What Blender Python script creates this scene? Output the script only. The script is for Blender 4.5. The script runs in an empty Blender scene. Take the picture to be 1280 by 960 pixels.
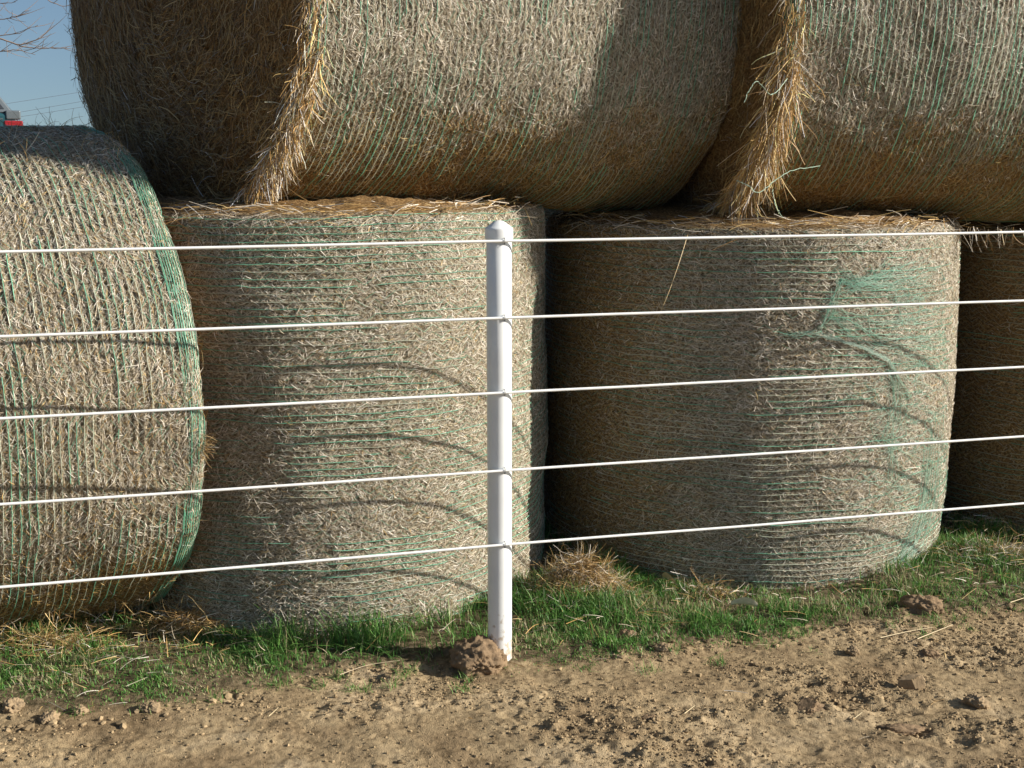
import bpy, math, random
import numpy as np
from mathutils import Vector, Euler

rng = np.random.default_rng(7)
random.seed(7)
scene = bpy.context.scene
COL = scene.collection
R = math.radians

# ------------------------------------------------------------------ camera, sky, sun, exposure
cam = bpy.data.objects.new('camera', bpy.data.cameras.new('camera'))
COL.objects.link(cam)
cam.location = (0, 0, 1.5)
cam.rotation_euler = (R(90 - 11.5), 0, 0)
cam.data.sensor_width = 36
cam.data.lens = 1450 / 1280 * 36
cam.data.clip_end = 6000
cam.data.clip_start = .05
scene.camera = cam

SUN_EL, SUN_B = R(24), R(8)           # elevation; turn of the sun from +X towards the camera
world = bpy.data.worlds.new('World')
scene.world = world
world.use_nodes = True
nt = world.node_tree
sky = nt.nodes.new('ShaderNodeTexSky')
sky.sky_type = 'NISHITA'
sky.sun_disc = False
sky.sun_elevation = SUN_EL
sky.sun_rotation = math.pi / 2 + SUN_B
sky.altitude = 200
sky.air_density = 1.1
sky.dust_density = 1.4
sky.ozone_density = 3.0
nt.links.new(sky.outputs[0], nt.nodes['Background'].inputs[0])
tcw = nt.nodes.new('ShaderNodeTexCoord'); vadd = nt.nodes.new('ShaderNodeVectorMath'); vadd.inputs[1].default_value = (0, 0, .085)
vnm = nt.nodes.new('ShaderNodeVectorMath'); vnm.operation = 'NORMALIZE'
nt.links.new(tcw.outputs['Generated'], vadd.inputs[0]); nt.links.new(vadd.outputs[0], vnm.inputs[0]); nt.links.new(vnm.outputs[0], sky.inputs[0])
nt.nodes['Background'].inputs[1].default_value = 0.066
sun = bpy.data.objects.new('sun', bpy.data.lights.new('sun', 'SUN'))
COL.objects.link(sun)
sun.data.energy = 5.0
sun.data.angle = R(.5)
sun.data.color = (1, .95, .86)
sdir = Vector((math.cos(SUN_EL) * math.cos(SUN_B), -math.cos(SUN_EL) * math.sin(SUN_B), math.sin(SUN_EL)))
sun.rotation_euler = sdir.to_track_quat('Z', 'Y').to_euler()
sun.location = (8, -2, 6)
vs = scene.view_settings
vs.view_transform = 'Standard'
vs.look = 'None'
vs.gamma = 1
vs.use_curve_mapping = False
vs.exposure = 0.66

# ------------------------------------------------------------------ helpers
PERM = np.random.default_rng(99).random((64, 64, 64)).astype(np.float32)
def vnoise(P, s=1.0):
    """value noise, 0..1, at points (N,3) scaled by s"""
    Q = np.asarray(P, float) * s + 1000.37
    i = np.floor(Q).astype(int); f = Q - i
    f = f * f * (3 - 2 * f)
    i0 = i & 63; i1 = (i + 1) & 63
    def g(a, b, c): return PERM[a, b, c]
    x0, y0, z0 = i0.T; x1, y1, z1 = i1.T
    fx, fy, fz = f.T
    a = g(x0, y0, z0) * (1 - fx) + g(x1, y0, z0) * fx
    b = g(x0, y1, z0) * (1 - fx) + g(x1, y1, z0) * fx
    c = g(x0, y0, z1) * (1 - fx) + g(x1, y0, z1) * fx
    d = g(x0, y1, z1) * (1 - fx) + g(x1, y1, z1) * fx
    return (a * (1 - fy) + b * fy) * (1 - fz) + (c * (1 - fy) + d * fy) * fz
def fbm(P, s, o=3, g=.5):
    v = 0; a = 1; t = 0
    for k in range(o):
        v = v + a * (vnoise(P, s * 2.03 ** k) - .5); t += a; a *= g
    return v / t * 2
def nrm(v):
    return v / np.maximum(np.linalg.norm(v, axis=-1, keepdims=True), 1e-9)
def sstep(a, b, x):
    t = np.clip((x - a) / (b - a), 0, 1); return t * t * (3 - 2 * t)

def mesh_obj(name, V, F, mat, parent=None, color=None, weather=None, uv=None, smooth=True):
    """V (N,3); F list of index arrays (M,3) or (M,4)"""
    me = bpy.data.meshes.new(name)
    if not isinstance(F, (list, tuple)): F = [F]
    F = [np.asarray(f, np.int32) for f in F if len(f)]
    V = np.asarray(V, np.float32)
    me.vertices.add(len(V)); me.vertices.foreach_set('co', V.ravel())
    loops = np.concatenate([f.ravel() for f in F])
    sizes = np.concatenate([np.full(len(f), f.shape[1], np.int32) for f in F])
    starts = np.concatenate([[0], np.cumsum(sizes)[:-1]]).astype(np.int32)
    me.loops.add(len(loops)); me.loops.foreach_set('vertex_index', loops)
    me.polygons.add(len(sizes)); me.polygons.foreach_set('loop_start', starts)
    me.polygons.foreach_set('use_smooth', np.full(len(sizes), smooth))
    if color is not None:
        ca = me.color_attributes.new('tint', 'FLOAT_COLOR', 'POINT')
        c = np.ones((len(V), 4), np.float32); c[:, :3] = color
        ca.data.foreach_set('color', c.ravel())
    if weather is not None:
        wa = me.attributes.new('weather', 'FLOAT', 'POINT')
        wa.data.foreach_set('value', np.asarray(weather, np.float32))
    if uv is not None:
        ul = me.uv_layers.new(name='UVMap')
        ul.data.foreach_set('uv', np.asarray(uv, np.float32)[loops].ravel())
    me.update(calc_edges=True); me.validate()
    if mat: me.materials.append(mat)
    o = bpy.data.objects.new(name, me); COL.objects.link(o)
    if parent: o.parent = parent
    return o
def thing(name, label, cat, loc=(0, 0, 0), group=None):
    o = bpy.data.objects.new(name, None); COL.objects.link(o)
    o.location = loc; o.empty_display_size = .1
    return tag(o, label, cat, group)
def tag(o, label=None, cat=None, group=None, kind=None):
    if label: o['label'] = label
    if cat: o['category'] = cat
    if group: o['group'] = group
    if kind: o['kind'] = kind
    return o
def grid_faces(n, m, wrap=False, base=0):
    """n rows, m columns of vertices"""
    i = np.arange(n - 1)[:, None]; j = np.arange(m if wrap else m - 1)[None]
    j2 = (j + 1) % m
    return np.stack([i * m + j, i * m + j2, (i + 1) * m + j2, (i + 1) * m + j], -1).reshape(-1, 4) + base

def ribbons(C, side, W):
    """C (N,K,3) centre lines, side (N,3) or (N,K,3), W (N,K) widths -> V, F"""
    N, K, _ = C.shape
    if side.ndim == 2: side = side[:, None, :]
    h = side * (W[..., None] / 2)
    V = np.stack([C - h, C + h], 2)                # N,K,2,3
    b = (np.arange(N) * K * 2)[:, None]; k = np.arange(K - 1)[None] * 2
    F = np.stack([b + k, b + k + 1, b + k + 3, b + k + 2], -1).reshape(-1, 4)
    return V.reshape(-1, 3), F
def tube(P, r, n=5, closed=False):
    P = np.asarray(P, float); K = len(P)
    if closed: T = nrm(np.roll(P, -1, 0) - np.roll(P, 1, 0))
    else: T = nrm(np.gradient(P, axis=0))
    up = np.array([0, 0, 1.0]); up = np.where(np.abs(T @ up)[:, None] > .9, np.array([[1.0, 0, 0]]), up)
    A = nrm(np.cross(T, up)); B = np.cross(T, A)
    a = np.linspace(0, 2 * np.pi, n, endpoint=False)
    r = np.broadcast_to(np.asarray(r, float), (K,))
    V = P[:, None] + r[:, None, None] * (np.cos(a)[None, :, None] * A[:, None] + np.sin(a)[None, :, None] * B[:, None])
    V = V.reshape(-1, 3); F = grid_faces(K, n, True)
    if closed:
        j = np.arange(n); F = np.concatenate([F, np.stack([(K - 1) * n + j, (K - 1) * n + (j + 1) % n, (j + 1) % n, j], -1)])
    return V, F
class MB:
    def __init__(s): s.V = []; s.F = []; s.C = []; s.n = 0
    def add(s, V, F, c=None):
        s.V.append(np.asarray(V, float)); 
        if not isinstance(F, list): F = [F]
        for f in F: s.F.append(np.asarray(f) + s.n)
        s.n += len(V)
        if c is not None:
            c = np.asarray(c, float)
            s.C.append(np.broadcast_to(c, (len(V), 3)) if c.ndim == 1 else c)
    def build(s, name, mat, parent=None, **k):
        V = np.concatenate(s.V)
        q = [f for f in s.F if f.shape[1] == 4]; t = [f for f in s.F if f.shape[1] == 3]
        F = ([np.concatenate(q)] if q else []) + ([np.concatenate(t)] if t else [])
        return mesh_obj(name, V, F, mat, parent, color=np.concatenate(s.C) if s.C else None, **k)
def lathe(prof, n=32, c=(0, 0, 0)):
    a = np.linspace(0, 2 * np.pi, n, endpoint=False)
    p = np.asarray(prof, float)
    V = np.stack([p[:, None, 0] * np.cos(a), p[:, None, 0] * np.sin(a), np.repeat(p[:, 1:2], n, 1)], -1).reshape(-1, 3) + np.array(c)
    return V, grid_faces(len(p), n, True)
def icos(sub=2):
    import bmesh
    bm = bmesh.new(); bmesh.ops.create_icosphere(bm, subdivisions=sub, radius=1)
    V = np.array([v.co[:] for v in bm.verts]); F = np.array([[v.index for v in f.verts] for f in bm.faces]); bm.free()
    return V, F

# camera rays used once to read where the photograph's marks lie on the ground or on a surface
FPX, PITCH = 1450.0, R(11.5)
def ray(x, y):
    a = (x - 640) / FPX; b = (480 - y) / FPX
    return np.array([a, math.cos(PITCH) + b * math.sin(PITCH), -math.sin(PITCH) + b * math.cos(PITCH)])
EYE = np.array([0, 0, 1.5])
def on_ground(x, y, z=0.0):
    D = ray(x, y); return EYE + D * (z - 1.5) / D[2]
def at_depth(x, y, Y):
    D = ray(x, y); return EYE + D * Y / D[1]

# ------------------------------------------------------------------ materials
def new_mat(name):
    m = bpy.data.materials.new(name); m.use_nodes = True
    return m, m.node_tree, m.node_tree.nodes['Principled BSDF']
def simple(name, col, rough=.6, spec=.4, metal=0, noise=0, scale=20, bump=0):
    m, t, b = new_mat(name)
    b.inputs['Base Color'].default_value = (*col, 1)
    b.inputs['Roughness'].default_value = rough
    b.inputs['Specular IOR Level'].default_value = spec
    b.inputs['Metallic'].default_value = metal
    if noise or bump:
        tc = t.nodes.new('ShaderNodeTexCoord'); n = t.nodes.new('ShaderNodeTexNoise')
        n.inputs['Scale'].default_value = scale; n.inputs['Detail'].default_value = 6
        t.links.new(tc.outputs['Object'], n.inputs['Vector'])
        if noise:
            mr = t.nodes.new('ShaderNodeMapRange'); mr.inputs[3].default_value = 1 - noise; mr.inputs[4].default_value = 1 + noise * .4
            t.links.new(n.outputs[0], mr.inputs[0])
            mx = t.nodes.new('ShaderNodeMix'); mx.data_type = 'RGBA'; mx.blend_type = 'MULTIPLY'; mx.inputs[0].default_value = 1
            mx.inputs[6].default_value = (*col, 1); t.links.new(mr.outputs[0], mx.inputs[7]); t.links.new(mx.outputs[2], b.inputs['Base Color'])
        if bump:
            bp = t.nodes.new('ShaderNodeBump'); bp.inputs['Strength'].default_value = 1; bp.inputs['Distance'].default_value = bump
            t.links.new(n.outputs[0], bp.inputs['Height']); t.links.new(bp.outputs[0], b.inputs['Normal'])
    return m
def tint_mat(name, rough=.7, spec=.25, trans=0.0):
    m, t, b = new_mat(name)
    a = t.nodes.new('ShaderNodeAttribute'); a.attribute_name = 'tint'
    t.links.new(a.outputs['Color'], b.inputs['Base Color'])
    b.inputs['Roughness'].default_value = rough; b.inputs['Specular IOR Level'].default_value = spec
    if trans:
        tr = t.nodes.new('ShaderNodeBsdfTranslucent'); t.links.new(a.outputs['Color'], tr.inputs[0])
        mx = t.nodes.new('ShaderNodeMixShader'); mx.inputs[0].default_value = trans
        out = t.nodes['Material Output']
        t.links.new(b.outputs[0], mx.inputs[1]); t.links.new(tr.outputs[0], mx.inputs[2]); t.links.new(mx.outputs[0], out.inputs[0])
    return m
M_STRAW = tint_mat('straw', .55, .3)
M_NET = tint_mat('net', .45, .4)
M_GRASS = tint_mat('grass_blades', .5, .35, .3)

def ramp(t, stops):
    r = t.nodes.new('ShaderNodeValToRGB'); e = r.color_ramp.elements
    while len(e) < len(stops): e.new(.5)
    for x, (p, c) in zip(e, stops): x.position = p; x.color = (*c, 1)
    return r
def hay_mat():
    m, t, b = new_mat('hay')
    L = t.links.new
    uv = t.nodes.new('ShaderNodeUVMap'); uv.uv_map = 'UVMap'
    def nz(sx, sy, det=3, dist=0, rot=0):
        mp = t.nodes.new('ShaderNodeMapping'); mp.inputs['Scale'].default_value = (sx, sy, 1); mp.inputs['Rotation'].default_value = (0, 0, rot)
        n = t.nodes.new('ShaderNodeTexNoise'); n.inputs['Scale'].default_value = 1; n.inputs['Detail'].default_value = det
        n.inputs['Distortion'].default_value = dist
        L(uv.outputs[0], mp.inputs[0]); L(mp.outputs[0], n.inputs[0]); return n.outputs[0]
    n1 = nz(60, 320, 3, .8, .3); n2 = nz(60, 300, 3, .8, -.5); n3 = nz(120, 120, 2)
    mxn = t.nodes.new('ShaderNodeMath'); mxn.operation = 'MAXIMUM'; L(n1, mxn.inputs[0]); L(n2, mxn.inputs[1])
    av = t.nodes.new('ShaderNodeMath'); av.operation = 'MULTIPLY'; L(mxn.outputs[0], av.inputs[0]); L(n3, av.inputs[1])
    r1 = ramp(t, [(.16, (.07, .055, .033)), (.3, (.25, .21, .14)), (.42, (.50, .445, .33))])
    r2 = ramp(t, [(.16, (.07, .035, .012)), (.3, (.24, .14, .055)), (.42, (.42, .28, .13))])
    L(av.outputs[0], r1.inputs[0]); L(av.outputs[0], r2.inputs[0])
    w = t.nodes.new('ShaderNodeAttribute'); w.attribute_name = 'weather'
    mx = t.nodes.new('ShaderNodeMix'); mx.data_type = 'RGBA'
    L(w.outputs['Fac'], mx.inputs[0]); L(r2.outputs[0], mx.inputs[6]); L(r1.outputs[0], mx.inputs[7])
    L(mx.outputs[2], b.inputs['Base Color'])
    bp = t.nodes.new('ShaderNodeBump'); bp.inputs['Distance'].default_value = .006; bp.inputs['Strength'].default_value = .9
    L(av.outputs[0], bp.inputs['Height']); L(bp.outputs[0], b.inputs['Normal'])
    b.inputs['Roughness'].default_value = .75; b.inputs['Specular IOR Level'].default_value = .2
    return m
M_HAY = hay_mat()

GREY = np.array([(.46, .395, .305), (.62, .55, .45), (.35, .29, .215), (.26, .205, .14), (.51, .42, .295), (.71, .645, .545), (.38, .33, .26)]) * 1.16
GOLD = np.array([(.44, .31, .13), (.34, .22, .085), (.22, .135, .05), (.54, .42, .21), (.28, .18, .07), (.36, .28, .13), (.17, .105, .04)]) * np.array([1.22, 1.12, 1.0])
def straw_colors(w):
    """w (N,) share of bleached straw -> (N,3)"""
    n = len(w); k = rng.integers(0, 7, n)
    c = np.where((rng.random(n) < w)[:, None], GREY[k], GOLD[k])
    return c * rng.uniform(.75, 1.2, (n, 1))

# ------------------------------------------------------------------ ground
def ground_h(x, y):
    x = np.asarray(x, float); y = np.asarray(y, float)
    P = np.stack([x, y, np.zeros_like(x)], -1).reshape(-1, 3)
    h = fbm(P, 1.1, 3) * .02
    edge = grass_edge_y(P[:, 0])
    turf = sstep(edge - .03, edge + .12, P[:, 1])
    h = h + turf * .004
    rise = .80 * sstep(6.5, 11.5, P[:, 1])
    return (h * sstep(60, 20, np.abs(P[:, 1])) + rise).reshape(x.shape)
EP = np.array([on_ground(*p)[:2] for p in ((-250, 905), (0, 896), (150, 892), (300, 866), (430, 838), (560, 840), (700, 836), (850, 815), (1000, 796), (1150, 780), (1280, 764), (1500, 735))])
def grass_edge_y(x): return np.interp(x, EP[:, 0], EP[:, 1])

def axis_pts(lo, hi, fine_lo, fine_hi, st, far, grow=1.16):
    a = list(np.arange(fine_lo, fine_hi, st)); s = st; v = a[-1]
    while v < far: s *= grow; v += s; a.append(v)
    s = st; v = a[0]; b = []
    while v > -far: s *= grow; v -= s; b.append(v)
    return np.array(b[::-1] + a)
gx = axis_pts(0, 0, -1.75, 2.3, .0052, 2500); gy = axis_pts(0, 0, 2.45, 3.85, .0045, 2500)
GX, GY = np.meshgrid(gx, gy)
H = ground_h(GX, GY)
P = np.stack([GX, GY, 0 * GX], -1).reshape(-1, 3)
near = (sstep(-3.2, -2.0, P[:, 0]) * sstep(4.2, 3.0, P[:, 0]) * sstep(5, 4, P[:, 1]) * sstep(1.2, 2, P[:, 1]))
edge = grass_edge_y(P[:, 0])
# worn smooth patches and crumbly rough patches
rough = sstep(-.25, .3, fbm(P * np.array([.8, 1.9, 1]), 2.2, 3))
band = np.exp(-((P[:, 1] - (edge - .13)) / .09) ** 2)
rough = np.clip(rough * (1 - .75 * band) + .12, 0, 1)
ridg = 1 - np.abs(fbm(P * np.array([1, 1.25, 1]), 22, 3))
cr = (np.maximum(fbm(P, 55, 3), 0) ** 1.3 * .012 + np.maximum(fbm(P + 9, 24, 2), -.05) * .014 + ridg * .006) * rough
cr += fbm(P * np.array([.7, 1.2, 1]), 6, 3) * .011 + (1 - np.abs(fbm(P * np.array([.75, 1.3, 1]) + 17, 11, 3)) * 2) * .010 * (.3 + rough) + np.minimum(0, fbm(P + 3, 38, 3) + .12) * .012 * (.35 + rough) + fbm(P, 120, 2) * .0016
# trodden hollows (hoof marks)
hr = np.random.default_rng(3)
for k in range(15):
    hx, hy = hr.uniform(-1.4, 2.1), hr.uniform(2.5, 3.5)
    if hy > grass_edge_y(hx) - .06: continue
    a = hr.uniform(.03, .06); b_ = a * hr.uniform(.5, .8)
    d = np.sqrt(((P[:, 0] - hx) / a) ** 2 + ((P[:, 1] - hy) / b_) ** 2)
    cr += -np.exp(-d ** 3) * .012 * hr.uniform(.5, 1) + np.exp(-((d - 1.25) / .22) ** 2) * .006 * hr.random() * vnoise(P, 30)
H = H.ravel() + cr * near
P[:, 2] = H
turf = sstep(-.02, .06, P[:, 1] - edge + fbm(P, 9, 3) * .06)
def dirt_mat():
    m, t, b = new_mat('dirt'); L = t.links.new
    tc = t.nodes.new('ShaderNodeTexCoord')
    def nz(s, d=5, dist=0):
        n = t.nodes.new('ShaderNodeTexNoise'); n.inputs['Scale'].default_value = s; n.inputs['Detail'].default_value = d; n.inputs['Distortion'].default_value = dist
        L(tc.outputs['Object'], n.inputs[0]); return n.outputs[0]
    a = nz(3.2, 8, .6); c = nz(45, 8); e = nz(330, 5)
    r1 = ramp(t, [(.35, (.27, .192, .108)), (.52, (.385, .285, .163)), (.68, (.475, .362, .222))]); L(a, r1.inputs[0])
    r2 = ramp(t, [(.33, (.40, .38, .36)), (.52, (.95, .95, .95)), (.75, (1.1, 1.1, 1.1))]); L(c, r2.inputs[0])
    mx = t.nodes.new('ShaderNodeMix'); mx.data_type = 'RGBA'; mx.blend_type = 'MULTIPLY'; mx.inputs[0].default_value = .75
    L(r1.outputs[0], mx.inputs[6]); L(r2.outputs[0], mx.inputs[7])
    w = t.nodes.new('ShaderNodeAttribute'); w.attribute_name = 'weather'
    m2 = t.nodes.new('ShaderNodeMix'); m2.data_type = 'RGBA'; L(w.outputs['Fac'], m2.inputs[0])
    L(mx.outputs[2], m2.inputs[6])
    r3 = ramp(t, [(.35, (.07, .055, .03)), (.55, (.16, .12, .07)), (.7, (.25, .2, .12))]); L(c, r3.inputs[0]); L(r3.outputs[0], m2.inputs[7])
    L(m2.outputs[2], b.inputs['Base Color'])
    ad = t.nodes.new('ShaderNodeMath'); ad.operation = 'ADD'; L(c, ad.inputs[0]); 
    ml = t.nodes.new('ShaderNodeMath'); ml.operation = 'MULTIPLY'; ml.inputs[1].default_value = .6; L(e, ml.inputs[0]); L(ml.outputs[0], ad.inputs[1])
    bp = t.nodes.new('ShaderNodeBump'); bp.inputs['Distance'].default_value = .008; bp.inputs['Strength'].default_value = .8
    L(ad.outputs[0], bp.inputs['Height']); L(bp.outputs[0], b.inputs['Normal'])
    b.inputs['Roughness'].default_value = .95; b.inputs['Specular IOR Level'].default_value = .1
    return m
M_DIRT = dirt_mat()
g = mesh_obj('ground', P, grid_faces(len(gy), len(gx)), M_DIRT, weather=turf)
tag(g, kind='structure')

# ------------------------------------------------------------------ hay bales
def make_bale(name, label, A, B, seed, nphi, nv, face_cut, straws=45000, group=None, floor=None, ends=('', ''),
              weather=None, green=.25, green_fn=None, rimgreen=0, bulge=.02, corner=.06, side_len=(.009, .034), lump=.018, sq=1.0):
    """A, B: end frames (centre, h axis, u axis, radius h, radius u); the barrel is lofted from A to B."""
    rs = np.random.default_rng(seed)
    cA, hA, uA, rhA, ruA = [np.array(q, float) for q in A]; cB, hB, uB, rhB, ruB = [np.array(q, float) for q in B]
    Lax = np.linalg.norm(cB - cA); Rm = float((rhA + rhB) / 2)
    axd = nrm(cB - cA)
    off = seed * 3.7
    def surf(phi, v, fine=True):
        """phi, v flat arrays; v in 0..1"""
        vv = v[:, None]
        C = cA * (1 - vv) + cB * vv
        Hh = nrm(hA * (1 - vv) + hB * vv) ; U = nrm(uA * (1 - vv) + uB * vv)
        rh = rhA * (1 - v) + rhB * v; ru = ruA * (1 - v) + ruB * v
        e = np.minimum(v, 1 - v) * Lax
        k = np.clip(1 - e / corner, 0, 1)
        dr = -corner * (1 - np.sqrt(np.maximum(1 - k * k, 0))) * .85
        dr = dr + bulge * (4 * v * (1 - v)) - bulge
        Q = np.stack([np.cos(phi) * 1.6 + off, np.sin(phi) * 1.6, v * Lax * 2], -1)
        dr = dr + fbm(Q, 1.3, 3) * lump * 1.4
        if fine:
            Q2 = np.stack([np.cos(phi) * Rm + off, np.sin(phi) * Rm, v * Lax], -1)
            wob = fbm(Q2, 5, 2) * .009
            ph = (v * Lax + wob) / PITCH_N
            dr = dr + (np.abs(np.sin(np.pi * ph)) ** .7 - .6) * .0058 * (.35 + vnoise(Q2, 14)) + fbm(Q2, 60, 3) * .0045
        cp, sp = np.cos(phi), np.sin(phi)
        if sq != 1:                      # the lower half sags a little square
            lw = sp < 0; cp = np.where(lw, np.sign(cp) * np.abs(cp) ** sq, cp); sp = np.where(lw, -np.abs(sp) ** sq, sp)
        X = C + (cp * (rh + dr))[:, None] * Hh + (sp * (ru + dr))[:, None] * U
        if floor is not None:
            fl = floor(X[:, 0], X[:, 1]) if callable(floor) else floor
            d = X[:, 2] - fl
            X[:, 2] = fl + .5 * (d + np.sqrt(d * d + .0009))
        return X
    PITCH_N = .0215
    def normal(phi, v):
        e = .004
        a = surf(phi + e, v, False) - surf(phi - e, v, False)
        b = surf(phi, np.clip(v + e, 0, 1), False) - surf(phi, np.clip(v - e, 0, 1), False)
        n = nrm(np.cross(a, b))
        Cc = cA * (1 - v[:, None]) + cB * v[:, None]
        s = np.sign(((surf(phi, v, False) - Cc) * n).sum(1))[:, None]
        return n * s, nrm(a), nrm(b)
    wfun = weather or (lambda X, n: np.ones(len(X)))
    root = thing(name, label, 'hay bale', (0, 0, 0), group)
    base = (cA + cB) / 2; base[2] = min(cA[2], cB[2]) - (float(ruA) if abs(axd[2]) < .5 else 0)
    # barrel + end faces
    phi = np.linspace(0, 2 * np.pi, nphi, endpoint=False); v = np.linspace(0, 1, nv)
    VV, PP = np.meshgrid(v, phi, indexing='ij')
    X = surf(PP.ravel(), VV.ravel()); n_, _, _ = normal(PP.ravel(), VV.ravel())
    W = wfun(X, n_)
    uv = np.stack([PP.ravel() * Rm, VV.ravel() * Lax], -1)
    Vs = [X]; Ws = [W]; UVs = [uv]; Fs = [grid_faces(nv, nphi, True)]; nb = len(X)
    endinfo = []
    for side in (0, 1):
        ring = X[:nphi] if side == 0 else X[-nphi:]
        c = ring.mean(0); out = -axd if side == 0 else axd
        ro = nrm(np.cross(ring[nphi // 4] - ring[3 * nphi // 4], ring[0] - ring[nphi // 2])[None])[0]
        out = ro * np.sign(ro @ out)
        nr = 70
        rr = np.linspace(1, 0, nr + 1)[1:]
        Q = c + (ring[None] - c) * rr[:, None, None]
        Qf = Q.reshape(-1, 3); r2 = np.repeat(rr, nphi)
        bul = .05 * (1 - r2 ** 2.5) + (fbm(Qf + off, 7, 3) * .02 + fbm(Qf + off, 26, 3) * .012) * np.minimum(1, (1 - r2) * 12) * np.minimum(1, r2 * 5)
        Qf = Qf + out * bul[:, None]
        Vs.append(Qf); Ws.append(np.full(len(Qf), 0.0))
        pl = np.stack([np.repeat(rr, nphi) * Rm * 1, np.tile(phi, nr) * Rm], -1)
        UVs.append(np.stack([pl[:, 1] * .8, pl[:, 0]], -1))
        idx = np.concatenate([(np.arange(nphi) if side == 0 else np.arange(nphi) + (nv - 1) * nphi)[None], (nb + np.arange(nr * nphi)).reshape(nr, nphi)])
        i = idx[:-1]; j = idx[1:]
        f = np.stack([i, np.roll(i, -1, 1), np.roll(j, -1, 1), j], -1).reshape(-1, 4)
        Fs.append(f); nb += len(Qf)
        endinfo.append((c, out, ring))
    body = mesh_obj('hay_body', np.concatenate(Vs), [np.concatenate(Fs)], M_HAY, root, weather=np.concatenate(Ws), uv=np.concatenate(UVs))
    # straw lying over the barrel, denser on the side turned to the yard
    mb = MB()
    p0, p1 = face_cut
    nn = straws
    ph = np.where(rs.random(nn) < .93, rs.uniform(p0, p1, nn), rs.uniform(0, 2 * np.pi, nn))
    v_ = rs.uniform(.004, .996, nn)
    S = surf(ph, v_); N_, Ta, Tb = normal(ph, v_)
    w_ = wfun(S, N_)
    # patches where the straw lies together
    an = (fbm(np.stack([ph * Rm + off, v_ * Lax, 0 * ph], -1), 6, 2)) * 1.6 + rs.normal(0, .75, nn)
    D = nrm(np.cos(an)[:, None] * Ta + np.sin(an)[:, None] * Tb)
    L_ = rs.uniform(*side_len, nn) * np.where(rs.random(nn) < .06, 2.2, 1)
    SD = np.cross(N_, D); roll = rs.normal(0, .5, nn)[:, None]
    SD = nrm(SD * np.cos(roll) + N_ * np.sin(roll))
    t = np.array([-.5, 0, .5])
    tilt = rs.normal(0, .09, nn); lift = rs.uniform(-.0015, .0025, nn); bow = rs.normal(0, .08, nn)
    C = S[:, None] + D[:, None] * (t[None, :, None] * L_[:, None, None]) + N_[:, None] * ((lift[:, None] + tilt[:, None] * t * L_[:, None] + np.array([-.001, .0015, -.001]))[..., None]) \
        + np.cross(N_, D)[:, None] * ((bow * L_)[:, None] * np.array([0, 1, 0]))[..., None]
    wd = rs.uniform(.0008, .0019, nn)[:, None] * np.array([.7, 1, .5])
    V, F = ribbons(C, SD, wd)
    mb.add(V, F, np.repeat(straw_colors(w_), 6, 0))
    # straw on the end faces
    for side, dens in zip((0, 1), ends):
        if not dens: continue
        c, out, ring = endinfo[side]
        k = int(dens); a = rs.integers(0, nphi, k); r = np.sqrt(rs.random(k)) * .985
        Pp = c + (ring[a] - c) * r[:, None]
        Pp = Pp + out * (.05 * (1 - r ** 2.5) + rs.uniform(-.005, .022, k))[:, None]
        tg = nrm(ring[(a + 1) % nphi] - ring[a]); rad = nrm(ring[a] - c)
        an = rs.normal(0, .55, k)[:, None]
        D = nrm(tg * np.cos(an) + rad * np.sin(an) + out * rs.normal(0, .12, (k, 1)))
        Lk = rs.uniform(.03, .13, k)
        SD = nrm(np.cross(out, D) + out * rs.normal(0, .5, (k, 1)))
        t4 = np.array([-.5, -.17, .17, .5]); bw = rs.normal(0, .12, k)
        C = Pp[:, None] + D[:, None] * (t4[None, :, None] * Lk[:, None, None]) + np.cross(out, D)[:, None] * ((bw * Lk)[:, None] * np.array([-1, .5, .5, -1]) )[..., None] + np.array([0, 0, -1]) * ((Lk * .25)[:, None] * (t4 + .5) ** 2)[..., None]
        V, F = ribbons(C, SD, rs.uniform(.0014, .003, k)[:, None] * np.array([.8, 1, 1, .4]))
        mb.add(V, F, np.repeat(straw_colors(np.full(k, .06)) * .62, 8, 0))  # straw colour scaled down, painting the shade of the ends
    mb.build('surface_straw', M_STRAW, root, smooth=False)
    # net wrap: threads round the barrel and the thin zigzag between them
    nb = MB(); pos = np.arange(.012, Lax - .008, PITCH_N); GR = []
    if rimgreen: pos = np.sort(np.concatenate([pos, (Lax - np.arange(.003, .06, .0065)) if rimgreen > 0 else np.arange(.003, .04, .008)]))
    K = 260; phs = np.linspace(0, 2 * np.pi, K, endpoint=False)
    for i, s in enumerate(pos):
        Q2 = np.stack([np.cos(phs) * Rm + off, np.sin(phs) * Rm, np.full(K, s)], -1)
        vv = np.clip((s - fbm(Q2, 5, 2) * .009 + fbm(Q2 + 5, 22, 2) * .003) / Lax, 0.002, .998)
        x = surf(phs, vv); x0 = surf(phs, vv, False); n3, _, _ = normal(phs, vv)
        x = x0 + n3 * (.0050 + fbm(Q2, 30, 2)[:, None] * .003)
        isg = (i % 6 in (1, 2)) and rs.random() < .9 or rs.random() < green * .5
        if green_fn is not None: isg = isg or rs.random() < green_fn(s / Lax)
        e = min(s, Lax - s)
        if rimgreen and ((s if rimgreen < 0 else Lax - s) < .16): isg = rs.random() < .9
        c = np.array([.14, .39, .25]) * rs.uniform(.75, 1.25) if isg else np.array([.50, .54, .41]) * rs.uniform(.6, 1.15)
        # weathered stretches where the thread has faded or sunk into the hay
        f = vnoise(Q2 + 31, 3.5)[:, None]
        cc = c * (.55 + .9 * f); 
        if isg: cc = cc * 1.0 + (1 - f) * .04
        x = x - n3 * np.where(vnoise(Q2 + 77, 6) > (.62 + .1 * np.sin(i * 1.7)), .006, 0)[:, None]
        V, F = tube(x, .0013 if isg else .0010, 3, True)
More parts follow.
